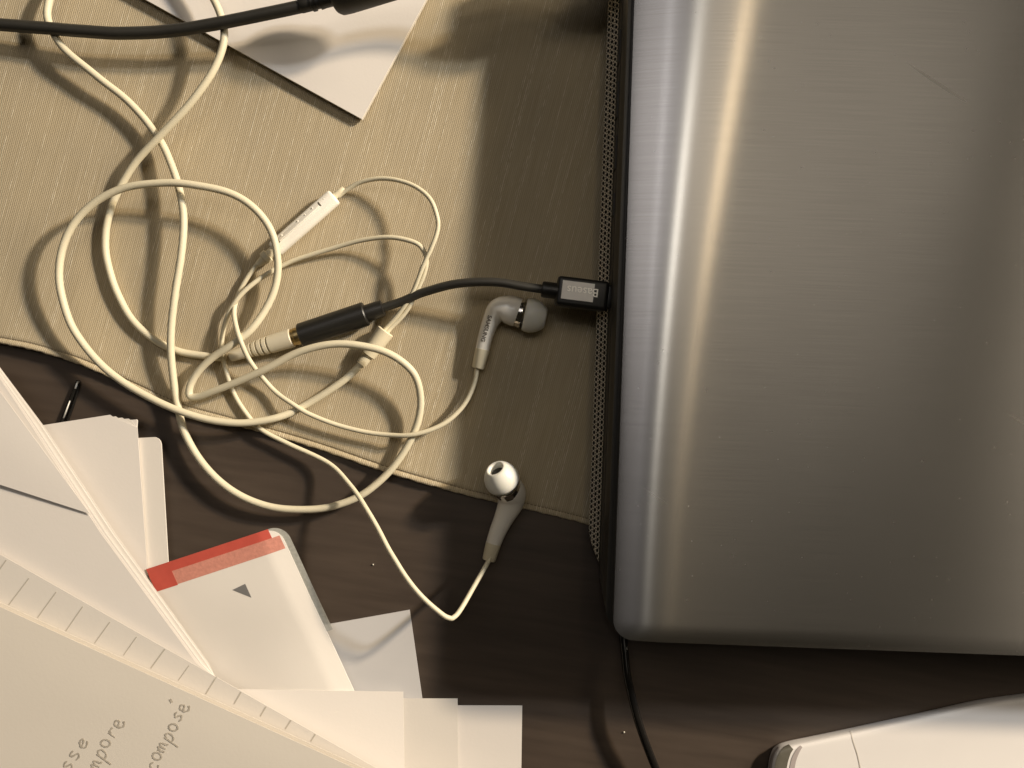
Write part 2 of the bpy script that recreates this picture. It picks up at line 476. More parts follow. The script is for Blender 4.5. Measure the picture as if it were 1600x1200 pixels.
# ------------------------------------------------------------------ beige woven placemat
HEM = [(-260, 498), (-130, 513), (-40, 530), (0, 537), (60, 549), (130, 572), (200, 605), (280, 640), (350, 660), (420, 680), (500, 704), (600, 738),
       (700, 767), (780, 787), (860, 806), (930, 824), (1040, 858), (1160, 893)]
hem = catmull([(a, b, 2.0) for a, b in HEM], 14)
HEMW = [W(*p) for p in hem]
HEMW = [Vector((p.x, p.y, 0)) for p in HEMW]
UPD = Vector((math.sin(math.radians(15)), math.cos(math.radians(15)), 0))
prof = [(0.0, 0.25), (0.12, 0.9), (0.35, 1.45), (0.9, 1.6), (1.5, 1.5), (2.15, 1.05), (2.4, 0.70), (2.65, 1.0), (3.0, 1.22), (4, 1.2)]
vv = 6.0
while vv < 215:
    prof.append((vv, 1.2)); vv += 2.2 if vv < 80 else 4.5
def cloth_lift(p, v):
    x, y = p.x / MM, p.y / MM
    e = math.exp(-v / 14.0)
    # hem lifts off the table at left and between the cables
    up = 2.6 * math.exp(-((x + 185) / 28) ** 2) + 1.6 * math.exp(-((x + 118) / 20) ** 2) + 0.7 * math.exp(-((x + 40) / 35) ** 2)
    w = e * up
    # soft ripples running up from the hem beside the laptop
    r = 0.55 * math.exp(-((x + 13 - 0.18 * (y + 30)) / 6.0) ** 2) + 0.35 * math.exp(-((x + 40 - 0.18 * (y + 30)) / 9.0) ** 2)
    w += r * math.exp(-v / 45.0)
    w += 0.22 * math.sin(x * 0.055 + 0.6) * math.sin(y * 0.045 + 0.4) + 0.22
    return max(0, w)
bm = bmesh.new()
rows = []
for (v, h) in prof:
    row = []
    for k, p in enumerate(HEMW):
        q = p + UPD * (v * MM)
        jag = 0.12 * math.sin(k * 2.1) + 0.10 * math.sin(k * 5.3 + 1) if v < 0.5 else 0
        z = h + cloth_lift(q, v)
        row.append(bm.verts.new((q.x + UPD.x * jag * MM, q.y + UPD.y * jag * MM, z * MM)))
    rows.append(row)
for a in range(len(rows) - 1):
    for k in range(len(HEMW) - 1):
        bm.faces.new((rows[a][k], rows[a][k + 1], rows[a + 1][k + 1], rows[a + 1][k]))
# skirt down to the underside so the mat has thickness
low = []
for k, vtx in enumerate(rows[0]):
    c = vtx.co
    low.append(bm.verts.new((c.x + UPD.x * 0.0006, c.y + UPD.y * 0.0006, max(0.0002, c.z - 0.0014))))
inn = []
for k, vtx in enumerate(rows[8]):
    c = vtx.co
    inn.append(bm.verts.new((c.x, c.y, max(0.00015, c.z - 0.0011))))
for k in range(len(HEMW) - 1):
    bm.faces.new((low[k], low[k + 1], rows[0][k + 1], rows[0][k]))
    bm.faces.new((inn[k], inn[k + 1], low[k + 1], low[k]))
bmesh.ops.recalc_face_normals(bm, faces=bm.faces)
mat_org = W(400, 300, 0)
placemat = thing('placemat', 'beige woven cloth placemat with stitched hem under the cables and laptop', 'placemat', mat_org)
link_mesh('cloth', bm, M_CLOTH, placemat)
bm = bmesh.new()
acc = 0
for k in range(len(HEMW) - 1):
    p = HEMW[k]; d = (HEMW[k + 1] - p)
    n = max(1, int(d.length / 0.0011))
    for s in range(n):
        a = p + d * (s / n); c = p + d * ((s + 0.62) / n)
        pts = []
        for t in (0, 0.5, 1):
            q = a.lerp(c, t) + UPD * 0.0024
            q.z = (0.90 + cloth_lift(q, 2.4) + (0.10 if t == 0.5 else -0.06)) * MM
            pts.append(q)
        T = (pts[2] - pts[0]).normalized(); B = Vector((0, 0, 1)); S = T.cross(B) * 0.00017
        r0 = [bm.verts.new(q) for q in (pts[0] - S, pts[0] + S, pts[1] + S, pts[1] - S, pts[2] + S, pts[2] - S)]
        bm.faces.new((r0[0], r0[1], r0[2], r0[3])); bm.faces.new((r0[3], r0[2], r0[4], r0[5]))
st = link_mesh('stitching', bm, M_THREAD, placemat)
tag(st, kind='stuff')

# ------------------------------------------------------------------ laptop
LZ = 34.6
LT = thing('laptop', 'closed laptop with brushed grey metal lid and dark perforated side', 'laptop', W(1300, 500, 0))
ANG = math.radians(-2.1)      # small clockwise turn as seen from above
# lid-edge reference: bottom-left corner of the lid (before rounding) at z = LZ
C0 = W(954.5, 992, LZ); C0.z = 0
EX = Vector((math.cos(ANG), math.sin(ANG), 0)); EY = Vector((-math.sin(ANG), math.cos(ANG), 0))
def LP(x, y, z):              # mm in the laptop's own frame: x right from the lid's left edge, y up from its lower edge
    q = C0 + EX * (x * MM) + EY * (y * MM)
    return Vector((q.x, q.y, z * MM))
LW, LD = 345.0, 259.0
def rrect(x0, y0, x1, y1, r, seg=8, rt=None):
    rt = rt or r
    out = []
    for (cx, cy, a0, rr) in ((x0 + r, y0 + r, 180, r), (x1 - r, y0 + r, 270, r), (x1 - rt, y1 - rt, 0, rt), (x0 + rt, y1 - rt, 90, rt)):
        for k in range(seg + 1):
            a = math.radians(a0 + 90 * k / seg)
            out.append((cx + rr * math.cos(a), cy + rr * math.sin(a)))
    return out
# lid: a gently crowned plate; long fall-off on the left edge, short on the others
def lid_z(x, y):
    def fall(d, w, h, p):
        t = max(0.0, 1 - d / w)
        return h * t ** p
    q = (7 + 0.2 * y - 21.0) / 8.0; w = 21.0 + 8.0 * math.log(1 + math.exp(q))                      # the left-hand roll-off widens towards the far end
    drop = 0.36 * w / 2.5 * max(0.0, 1 - x / w) ** 2.5
    k = (1 - fall(y, 7, 0.22, 2.4)) * (1 - fall(LD - y, 10, 0.3, 2.2)) * (1 - fall(LW - x, 20, 0.6, 2.2))
    return LZ + max(0.2, (8.2 - drop) * k)
bm = bmesh.new()
outline = rrect(0, 0, LW, LD, 7.0, 10, 9.0)
NL = 44
uvl = bm.loops.layers.uv.new('UVMap')
gx = [0, 0.2, 0.5, 0.9] + [1.5 + 0.8 * k for k in range(72)] + [60, 63, 67, 72, 80, 95, 120, 160, 200, 250, 290, 320, 330, 337, 342, 344.4, 345]
gy = [0, 0.3, 0.8, 1.5, 2.4, 3.4, 4.6, 5.8, 7] + [9.5 + 3.0 * k for k in range(80)] + [251, 253, 254.5, 256, 257.4, 258.3, 259]
def corner_clamp(x, y):
    # squeeze the grid into the rounded outline
    for (cx, cy, r, sx, sy) in ((7, 7, 7, -1, -1), (9, LD - 9, 9, -1, 1), (LW - 7, 7, 7, 1, -1), (LW - 9, LD - 9, 9, 1, 1)):
        dx, dy = (x - cx) * sx, (y - cy) * sy
        if dx > 0 and dy > 0:
            mm_ = max(dx, dy); l = math.hypot(dx, dy)
            return cx + sx * dx * mm_ / l, cy + sy * dy * mm_ / l
    return x, y
grid = {}
for i, x in enumerate(gx):
    for j, y in enumerate(gy):
        cx, cy = corner_clamp(x, y)
        grid[i, j] = (bm.verts.new(LP(cx, cy, lid_z(cx, cy))), cx, cy)
for i in range(len(gx) - 1):
    for j in range(len(gy) - 1):
        q = [grid[i, j], grid[i + 1, j], grid[i + 1, j + 1], grid[i, j + 1]]
        f = bm.faces.new([t[0] for t in q])
        for lp, t in zip(f.loops, q):
            lp[uvl].uv = (t[2] / 250.0, t[1] / 250.0)      # U runs across the brushing
# rim going down
rim = [(i, 0) for i in range(len(gx))] + [(len(gx) - 1, j) for j in range(1, len(gy))] + [(i, len(gy) - 1) for i in range(len(gx) - 2, -1, -1)] + [(0, j) for j in range(len(gy) - 2, 0, -1)]
dn = []
for key in rim:
    c = grid[key][0].co
    dn.append(bm.verts.new((c.x, c.y, (LZ - 1.2) * MM)))
for k in range(len(rim)):
    k2 = (k + 1) % len(rim)
    bm.faces.new((grid[rim[k]][0], dn[k], dn[k2], grid[rim[k2]][0]))
bmesh.ops.recalc_face_normals(bm, faces=bm.faces)
lid = sharp(link_mesh('lid', bm, M_LID, LT), 50)

# dark body: stacked rounded outlines
def loft(levels, name, mat, seg=10):
    bm = bmesh.new(); rings = []
    for (x0, y0, x1, y1, r, rt, z) in levels:
        rings.append([bm.verts.new(LP(x, y, z)) for x, y in rrect(x0, y0, x1, y1, r, seg, rt)])
    n = len(rings[0])
    for a in range(len(rings) - 1):
        for k in range(n):
            k2 = (k + 1) % n
            bm.faces.new((rings[a][k], rings[a][k2], rings[a + 1][k2], rings[a + 1][k]))
    bm.faces.new(list(reversed(rings[0]))); bm.faces.new(rings[-1])
    bmesh.ops.recalc_face_normals(bm, faces=bm.faces)
    return sharp(link_mesh(name, bm, mat, LT), 30)
loft([(2, 6, LW - 2, LD - 2, 12, 16, 4), (-3.0, 8, LW - 1, LD - 1, 22, 18, 11.2), (-2.6, 3.5, LW, LD, 14, 18, 14.0), (-2.7, 3, LW, LD, 13, 18, 22.5),
      (-2.1, 2.8, LW, LD, 12, 18, 23.0), (-2.1, 2.8, LW, LD, 12, 18, 24.4), (-2.7, 2.6, LW, LD, 12, 18, 25.0), (-2.6, 1.6, LW, LD, 11, 18, 30.0), (-1.7, 0.4, LW, LD, 8, 17, 32.0)], 'base', M_DARK)
loft([(0.2, 0.2, LW - 0.2, LD - 0.2, 7, 9, 32.0), (-0.5, -0.3, LW, LD, 7, 9, 33.2), (-0.5, -0.3, LW, LD, 7, 9, LZ - 1.3), (0.05, 0.05, LW - .05, LD - .05, 7, 9, LZ - 1.0)], 'lid_frame', M_DARK)
# rubber feet
for (fx, fy) in ((30, 25), (LW - 30, 25), (30, LD - 25), (LW - 30, LD - 25)):
    bm = bmesh.new(); p = LP(fx, fy, 0)
    add_lathe(bm, Vector((p.x, p.y, 0.0026)), Vector((0, 0, 1)), [(0, 0.0055), (0.0008, 0.006), (0.0016, 0.006)], 20)
    sharp(link_mesh('foot', bm, M_BLACK, LT))
# perforated grille along the left side: honeycomb of real holes
bm = bmesh.new()
g0, g1 = 21.0, LD - 6          # along the side
def GP(s, t, dz=0.0):          # s along side (mm), t 0 outer..1 inner
    out = -6.6; inn_ = -2.9
    pull = 0.0
    if s < g0 + 11: pull = 3.7 * (1 - (s - g0) / 11.0) ** 1.4
    x = out + (inn_ - out) * t
    x = max(x, out + pull)
    z = 10.6 + 3.6 * t
    return LP(x, s, z + dz)
pitch = 2.0; ncol = 3; w = 3.9; cw = w / ncol
nrow = int((g1 - g0) / pitch)
for r in range(nrow):
    for c in range(ncol):
        sc = g0 + (r + (0.5 if c % 2 else 0.0)) * pitch
        tc_ = (c + 0.5) / ncol
        o_, i_, d_ = [], [], []
        for k in range(6):
            a = math.radians(60 * k)
            os_, ot = sc + pitch * 0.577 * math.sin(a + math.pi / 6) * 1.0, tc_ + (0.76 * math.cos(a + math.pi / 6)) / w
            os_ = max(g0, os_)
            is_, it = sc + 0.86 * math.sin(a + math.pi / 6), tc_ + 0.55 * math.cos(a + math.pi / 6) / w
            is_ = max(g0, is_)
            jit = 0.05 * math.sin(r * 1.7 + c * 2.3)
            o_.append(bm.verts.new(GP(os_, ot))); i_.append(bm.verts.new(GP(is_, it, jit))); d_.append(bm.verts.new(GP(is_, it, -0.7)))
        for k in range(6):
            k2 = (k + 1) % 6
            bm.faces.new((o_[k], o_[k2], i_[k2], i_[k])); bm.faces.new((i_[k], i_[k2], d_[k2], d_[k]))
bmesh.ops.remove_doubles(bm, verts=bm.verts, dist=0.00005)
bmesh.ops.recalc_face_normals(bm, faces=bm.faces)
link_mesh('grille', bm, M_GRILLE, LT, smooth=False)
# dark bed under the grille
bm = bmesh.new()
rowA, rowB, rowC = [], [], []
ss = g0 + 0.2
while ss <= g1:
    rowA.append(bm.verts.new(GP(ss, 0.03, -0.9))); rowB.append(bm.verts.new(GP(ss, 1.0, -0.9))); rowC.append(bm.verts.new(GP(ss, 0.35, -6.5)))
    ss += 2.0
for k in range(len(rowA) - 1):
    bm.faces.new((rowA[k], rowA[k + 1], rowB[k + 1], rowB[k])); bm.faces.new((rowC[k], rowC[k + 1], rowA[k + 1], rowA[k]))
link_mesh('grille_bed', bm, M_PORT, LT)
# ports in the dark side
for (s0, s1, z0, z1) in ((217, 205, 16, 21), (198, 185, 16, 21), (178, 166, 15.5, 21.5), (157, 149, 16, 21)):
    bm = bmesh.new()
    c = LP(-2.75, (s0 + s1) / 2, (z0 + z1) / 2)
    X, Y, Z = EX * 0.0003, EY * (abs(s1 - s0) / 2 * MM), Vector((0, 0, (z1 - z0) / 2 * MM))
    add_box_frame(bm, c, X, Y, Z)
    link_mesh('port', bm, M_PORT, LT, smooth=False)

# ------------------------------------------------------------------ thin glossy black wire leaving the laptop at its lower corner
bm = bmesh.new()
pts = cable_pts([(1010, 860, 2.4), (985, 920, 2.4), (974, 985, 3.2), (976, 1020, 5.0), (981, 1060, 7.0), (991, 1105, 8.5), (1005, 1150, 8.5), (1024, 1200, 7.5), (1050, 1260, 6), (1085, 1330, 4)], 10)
add_tube(bm, pts, 0.00155, 14)
o = link_mesh('power_wire', bm, M_GLOSSBLACK, loc=W(1000, 1100, 0))
tag(o, 'thin glossy black wire running from under the laptop corner', 'wire')

# ------------------------------------------------------------------ notepad (white slab of sheets) at the top
NP = thing('notepad', 'white paper pad with one corner pointing down, under the thick black cable', 'notepad', W(480, 30, 0))
def np_sheet(dx, dy, z, th, mat, name):
    c = [(566 + dx, 186 + dy), (735 + dx, -128 + dy), (270 + dx, -385 + dy), (90 + dx, -77 + dy)]
    bm = poly_slab([(a, b, z) for a, b in c], th)
    return link_mesh(name, bm, mat, NP, smooth=False)
for k in range(5):
    dx, dy = (random.uniform(-0.8, 0.8), random.uniform(-0.8, 0.8))
    np_sheet(dx + (1 if k < 4 else 0), dy + (1.5 if k < 4 else 0), 2.7 + 0.42 * k, 0.40, M_EDGE if k < 4 else M_PAPER, 'sheet')

# ------------------------------------------------------------------ thick black cable across the top, with a moulded block
UC = thing('black_cable', 'thick black cable with moulded block crossing above the white pad', 'cable', W(240, 50, 0))
bm = bmesh.new()
bp_ = [(-90, 32, 9), (-20, 37, 9), (60, 43, 10), (130, 49, 11), (190, 52, 12), (250, 50, 13), (300, 44, 14.5), (360, 33, 16.5), (430, 19, 19), (500, 3, 21), (560, -12, 22)]
add_tube(bm, cable_pts(bp_, 10), 0.00232, 16)
link_mesh('cord', bm, M_BLACKCORD, UC)
bm = bmesh.new()
a = W(468, 9.5, 20.2); b = W(530, -6, 21.5); d = (b - a).normalized()
add_lathe(bm, a, d, [(0, .0023), (.0006, .0027), (.0044, .0027), (.0047, .0031), (.0060, .0031), (.0063, .0024), (.0075, .0024), (.0078, .0031), (.0095, .0029), (.013, .0029)], 20)
sharp(link_mesh('strain_relief', bm, M_BLACKCORD, UC))
bm = bmesh.new()
a = W(523, -3, 21.5); b = W(690, -55, 34); d = (b - a).normalized()
add_lathe(bm, a, d, [(0, .003), (.0005, .0056), (.0018, .0064), (.005, .0066), (.024, .0066), (.030, .0060), (.0345, .0045), (.0365, .002)], 24)
link_mesh('moulded_block', bm, M_BLACKCORD, UC)
bm = bmesh.new()
e = b + d * 0.001
pl = W(868, -66, 29)
add_tube(bm, [W(*p) for p in catmull([(676, -51, 33), (720, -68, 35), (770, -84, 36), (820, -84, 35), (880, -56, 32), (930, -48, 31)], 8)], 0.0019, 14)
link_mesh('cord', bm, M_BLACKCORD, UC)
bm = bmesh.new()
add_lathe(bm, W(872, -50, 30), Vector((1, 0.02, 0)), [(0, .0022), (.0004, .0036), (.003, .0048), (.012, .0054), (.016, .0056), (.0165, .004)], 24)
link_mesh('plug', bm, M_BLACKCORD, UC)
bm = bmesh.new()
add_box_frame(bm, W(956, -88, 28.5), EX * 0.0075, EY * 0.0125, Vector((0, 0, 0.0058)), 0.003, 3)
sharp(link_mesh('plug_housing', bm, M_BLACKCORD, UC))

# ------------------------------------------------------------------ audio adapter (black)
AD = thing('audio_adapter', 'short black adapter cable plugged into the laptop side, with grey metal plate', 'adapter', W(700, 460, 0))
bm = bmesh.new()
sa = W(469, 524.5, 6.4); sb = W(572, 490, 6.6); d = (sb - sa); Ls = d.length; d.normalize()
add_lathe(bm, sa, d, [(0, .0030), (.0001, .0043), (.0005, .0047), (Ls - .0004, .0047), (Ls, .0044), (Ls + .0001, .0033), (Ls + .0045, .0033), (Ls + .005, .0032), (Ls + .0068, .0031), (Ls + .0070, .0020)], 28)
sock = sharp(link_mesh('socket', bm, M_BLACK, AD))
bm = bmesh.new()
ap = [(590, 484, 6.8), (602, 480, 7), (628, 471, 8), (660, 457.5, 10), (700, 446, 13), (740, 440.5, 15.5), (780, 441.5, 17), (815, 447, 17.6), (846, 452, 17.6), (858, 453.5, 17.6)]
add_tube(bm, cable_pts(ap, 10), 0.00168, 14)
link_mesh('cord', bm, M_BLACKCORD, AD)
# plug: strain relief + body + plate
pdir = (W(940, 461, 17.6) - W(872, 452.5, 17.6)).normalized()
bm = bmesh.new()
add_lathe(bm, W(846, 451.8, 17.6), pdir, [(0, .0019), (.0002, .0028), (.0008, .0030), (.0035, .0030), (.0085, .0031)], 22)
sharp(link_mesh('strain_relief', bm, M_BLACK, AD))
pc = W(909, 459.4, 17.6)
side = Vector((0, 0, 1)).cross(pdir).normalized()
bm = bmesh.new()
hl = 0.0096
add_box_frame(bm, pc, pdir * hl, side * 0.0055, Vector((0, 0, 0.0032)), 0.0016, 3)
plug = sharp(link_mesh('plug', bm, M_BLACK, AD), 40)
bm = bmesh.new()
add_box_frame(bm, pc + pdir * (hl + 0.0004), pdir * 0.0014, side * 0.0043, Vector((0, 0, 0.0016)), 0.0008, 2)
link_mesh('connector', bm, M_BLACK, AD)
bm = bmesh.new()
plc = W(903, 455, 20.9)
pside = side
add_box_frame(bm, plc, pdir * 0.0059, pside * 0.0034, Vector((0, 0, 0.00016)), 0.00006, 1)
plate = link_mesh('metal_plate', bm, M_PLATE, plug, smooth=False)

def text_mesh(txt, size, place, mat, name, parent, bold=0.0):
    """place(x,y)->world Vector for text-space coords in metres centred on the string"""
    cu = bpy.data.curves.new(name, 'FONT'); cu.body = txt; cu.size = size; cu.align_x = 'CENTER'; cu.align_y = 'CENTER'
    cu.offset = bold; cu.resolution_u = 3
    tmp = bpy.data.objects.new(name + '_tmp', cu); COL.objects.link(tmp)
    dg = bpy.context.evaluated_depsgraph_get()
    me = bpy.data.meshes.new_from_object(tmp.evaluated_get(dg))
    bm = bmesh.new(); bm.from_mesh(me)
    bmesh.ops.remove_doubles(bm, verts=bm.verts, dist=1e-6)
    bmesh.ops.triangulate(bm, faces=bm.faces)
    bmesh.ops.subdivide_edges(bm, edges=[e for e in bm.edges if e.calc_length() > 0.0004], cuts=1)
    for v in bm.verts:
        v.co = place(v.co.x, v.co.y)
    bpy.data.objects.remove(tmp); bpy.data.curves.remove(cu); bpy.data.meshes.remove(me)
    return link_mesh(name, bm, mat, parent, smooth=False)
lc = W(910.5, 454.5, 21.12)
text_mesh('Baseus', 0.0043, lambda x, y: lc - pdir * x + side * (-y) + Vector((0, 0, 0.0)), M_LETTER, 'lettering', plug, 0.00003)

# ------------------------------------------------------------------ white wired earphones
EP = thing('wired_earphones', 'tangled cream wired earphones with inline remote and two earbuds', 'earphones', W(380, 560, 0))
THICK = [(352, 559, 4.2), (340, 559, 4.0), (320, 556, 3.6), (280, 549, 3.2), (243, 532, 3.0), (207, 500, 3.0), (182, 455, 3.2), (168, 410, 3.2), (165, 370, 3.4), (172, 330, 3.8),
         (188, 292, 5.0), (213, 252, 7.0), (250, 212, 9.5), (298, 160, 11.5), (333, 110, 12.5), (350, 65, 13), (345, 25, 12.5), (322, -18, 11.5), (270, -70, 10.5), (200, -95, 9.5),
         (130, -75, 8.5), (88, -25, 8), (74, 15, 8), (80, 45, 8), (102, 78, 8), (152, 120, 7.5), (205, 163, 6.6), (245, 212, 6.2), (268, 258, 7.5), (282, 305, 9.0), (287, 350, 9.5),
         (282, 405, 9.5), (272, 470, 8.8), (267, 530, 7.5), (270, 585, 6.0), (278, 635, 4.6), (289, 677, 4.6), (318, 725, 5.2), (360, 765, 5.6), (408, 788, 5.8), (460, 796, 5.8), (512, 793, 5.8),
         (560, 776, 6), (602, 743, 6), (635, 700, 6.2), (654, 655, 7.2), (657, 618, 9), (645, 582, 11.5), (612, 555, 13.5), (570, 541, 14.2), (520, 538, 14.0), (470, 549, 13.0),
         (420, 574, 11.5), (370, 597, 9.5), (332, 612, 8.0), (309, 620, 6.8), (296, 618, 6.4), (298, 600, 6.6), (312, 578, 7.2), (335, 557, 8.2), (365, 537, 9.5), (392, 515, 9.2), (415, 483, 8.0), (431, 445, 8), (434, 408, 9.0), (425, 365, 10.5),
         (400, 328, 12), (360, 302, 13.5), (310, 290, 14.5), (250, 286, 14.5), (190, 295, 13.8), (143, 320, 13), (110, 358, 12), (94, 405, 11), (95, 455, 10), (115, 515, 9), (158, 570, 8.2),
         (210, 608, 8.0), (265, 636, 8.6), (315, 653, 8.6), (370, 661, 8.0), (425, 655, 6.8), (470, 637, 4.6), (525, 603, 4.6), (560, 574, 4.6), (578, 552, 5.0)]
bm = bmesh.new()
add_tube(bm, cable_pts(THICK, 10), 0.00142, 14)
link_mesh('cable', bm, M_CABLE, EP)
# wire 1: splitter -> remote
bm = bmesh.new()
add_tube(bm, cable_pts([(598, 522, 5.0), (606, 510, 5.4), (625, 488, 7), (645, 456, 9.5), (660, 418, 12), (675, 385, 13.5), (684, 358, 14), (683, 338, 14), (672, 311, 13), (650, 292, 11.5), (622, 282, 10),
                        (592, 279, 8.2), (563, 285, 6.5), (541, 297, 5.2), (528, 307, 4.6)], 10), 0.00088, 12)
link_mesh('wire', bm, M_CABLE, EP)
# wire 2: splitter -> lower earbud
bm = bmesh.new()
add_tube(bm, cable_pts([(601, 524, 5.0), (611, 512, 5.2), (634, 487, 6.2), (655, 447, 8.5), (666, 414, 10.5), (663, 394, 11.4), (648, 379, 11.4), (612, 371, 10), (570, 374.5, 7.8), (520, 388, 5.6), (470, 403, 4.4), (440, 416, 4.0),
                        (416, 429, 5.0), (392, 446, 6.2), (370, 468, 6.4), (354, 497, 5.0), (347, 530, 4.0), (350, 565, 3.6), (361, 605, 3.4), (380, 640, 3.6), (408, 671, 4.0), (450, 693, 4.0),
                        (510, 722, 5.2), (546, 756, 10.5), (577, 802, 17), (612, 866, 22.5), (650, 922, 24.5), (688, 957, 23.5), (702, 965.5, 22.6), (709, 964.5, 21.8), (719, 953, 19.4), (741, 915, 13.0), (766, 872, 7)], 10), 0.00092, 12)
link_mesh('wire', bm, M_CABLE, EP)
# wire 3: remote -> upper earbud
bm = bmesh.new()
add_tube(bm, cable_pts([(411, 402, 4.4), (400, 415, 4.2), (385, 436, 4.0), (373, 459, 4.0), (366, 485, 6.5), (369, 510, 9.6), (377, 536, 11.4), (392, 566, 8.4), (425, 607, 5.0), (460, 633, 6.6), (490, 650, 6.2), (540, 668, 6), (600, 679, 7),
                        (645, 679, 9.0), (690, 664, 8), (722, 636, 6), (740, 602, 5), (746, 572, 5)], 10), 0.00092, 12)
link_mesh('wire', bm, M_CABLE, EP)
# splitter
bm = bmesh.new()
a = W(574, 556, 5.0); b = W(603, 517, 5.2); d = (b - a); l = d.length; d.normalize()
add_lathe(bm, a, d, [(-.0042, .0014), (-.0041, .0019), (-.0030, .0021), (-.0002, .0021), (0, .0024), (.0006, .0030), (l * 0.55, .0033), (l - .0003, .0035), (l, .0032)], 22)
sharp(link_mesh('splitter', bm, M_CREAM, EP))
# jack plug with ribbed boot
bm = bmesh.new()
a = W(360, 557, 4.8); b = W(457, 527.5, 6.2); d = (b - a); l = d.length; d.normalize()
p = [(0, .0017), (.0003, .0021), (.0060, .0024), (.0062, .0019), (.0070, .0019), (.0072, .0026)]
s = 0.0090
for (sx, r0) in ((.0090, .0028), (.0112, .0031), (.0134, .0033), (.0156, .0034)):
    p += [(sx - .0002, r0), (sx, r0 - .0007), (sx + .0005, r0 - .0007), (sx + .0007, r0 + .0001)]
p += [(l - .0003, .0037), (l, .0034)]
add_lathe(bm, a, d, p, 26)
jack = sharp(link_mesh('jack_plug', bm, M_PLUGW, EP))
bm = bmesh.new()
add_lathe(bm, b, d, [(-.0002, .0032), (.0010, .0032), (.0012, .0034), (.0022, .0034), (.0034, .0032)], 26)
sharp(link_mesh('gold_collar', bm, M_GOLD, jack))
# inline remote
ra = W(428, 391, 4.8); rb = W(523, 307, 5.0)
rd = (rb - ra); rl = rd.length; rd.normalize()
rs = Vector((0, 0, 1)).cross(rd).normalized()
bm = bmesh.new()
hw, hh = 0.0033, 0.0025
ringsz = [(0.0, .62), (0.0002, .86), (0.0008, .97), (0.0016, 1), (rl - .0012, 1), (rl - .0005, .96), (rl - .0001, .84), (rl, .6)]
rings = []
for (t, k) in ringsz:
    ring = []
    for q in range(24):
        aa = 2 * math.pi * q / 24
        cx, sx = math.cos(aa), math.sin(aa)
        sxp = math.copysign(abs(sx) ** 0.75, sx); cxp = math.copysign(abs(cx) ** 0.75, cx)
        ring.append(bm.verts.new(ra + rd * t + rs * (cxp * hw * k) + Vector((0, 0, sxp * hh * k))))
    rings.append(ring)
for i in range(len(rings) - 1):
    for q in range(24):
        bm.faces.new((rings[i][q], rings[i][(q + 1) % 24], rings[i + 1][(q + 1) % 24], rings[i + 1][q]))
bm.faces.new(list(reversed(rings[0]))); bm.faces.new(rings[-1])
bmesh.ops.recalc_face_normals(bm, faces=bm.faces)
remote = sharp(link_mesh('remote', bm, M_WHITE, EP), 50)
# rocker button let into the upper left face, with dark gaps at both ends and raised marks
rtop = (rs * 0.52 + Vector((0, 0, 0.85))).normalized()
bsd = rtop.cross(rd).normalized()
bsf = rs * 0.0015 + Vector((0, 0, 0.00238))
bm = bmesh.new()
add_box_frame(bm, ra + rd * (rl * 0.46) + bsf - rtop * 0.00027, rd * (rl * 0.325), bsd * 0.0015, rtop * 0.00035, 0.00012, 2)
btn = link_mesh('button', bm, M_WHITE, remote)
for tt in (0.118, 0.800):
    bm = bmesh.new()
    add_box_frame(bm, ra + rd * (rl * tt) + bsf - rtop * 0.00022, rd * 0.00026, bsd * 0.00150, rtop * 0.00034)
    link_mesh('button_gap', bm, M_GLYPH, remote, smooth=False)
for tt, kk in ((0.20, 1), (0.46, 1), (0.58, 0.8), (0.70, 1), (0.88, 0.9)):
    bm = bmesh.new()
    c = ra + rd * (rl * tt) + bsf - rtop * (0.00010 if tt < 0.8 else 0.0003)
    bmesh.ops.create_uvsphere(bm, u_segments=10, v_segments=6, radius=0.00045 * kk, matrix=Matrix.Translation(c))
    link_mesh('button_bump', bm, M_WHITE, remote)
# remote necks
bm = bmesh.new()
add_lathe(bm, rb - rd * .0006, rd, [(0, .0013), (.003, .0013), (.0052, .00105), (.0054, .0009)], 16)
sharp(link_mesh('remote_neck', bm, M_CREAM, remote))
bm = bmesh.new()
add_lathe(bm, ra + rd * .0006, -rd, [(0, .0022), (.0012, .0019), (.0032, .0018), (.0036, .0026), (.0055, .0026), (.0060, .0017), (.0090, .0012)], 18)
sharp(link_mesh('remote_neck', bm, M_CREAM, remote))

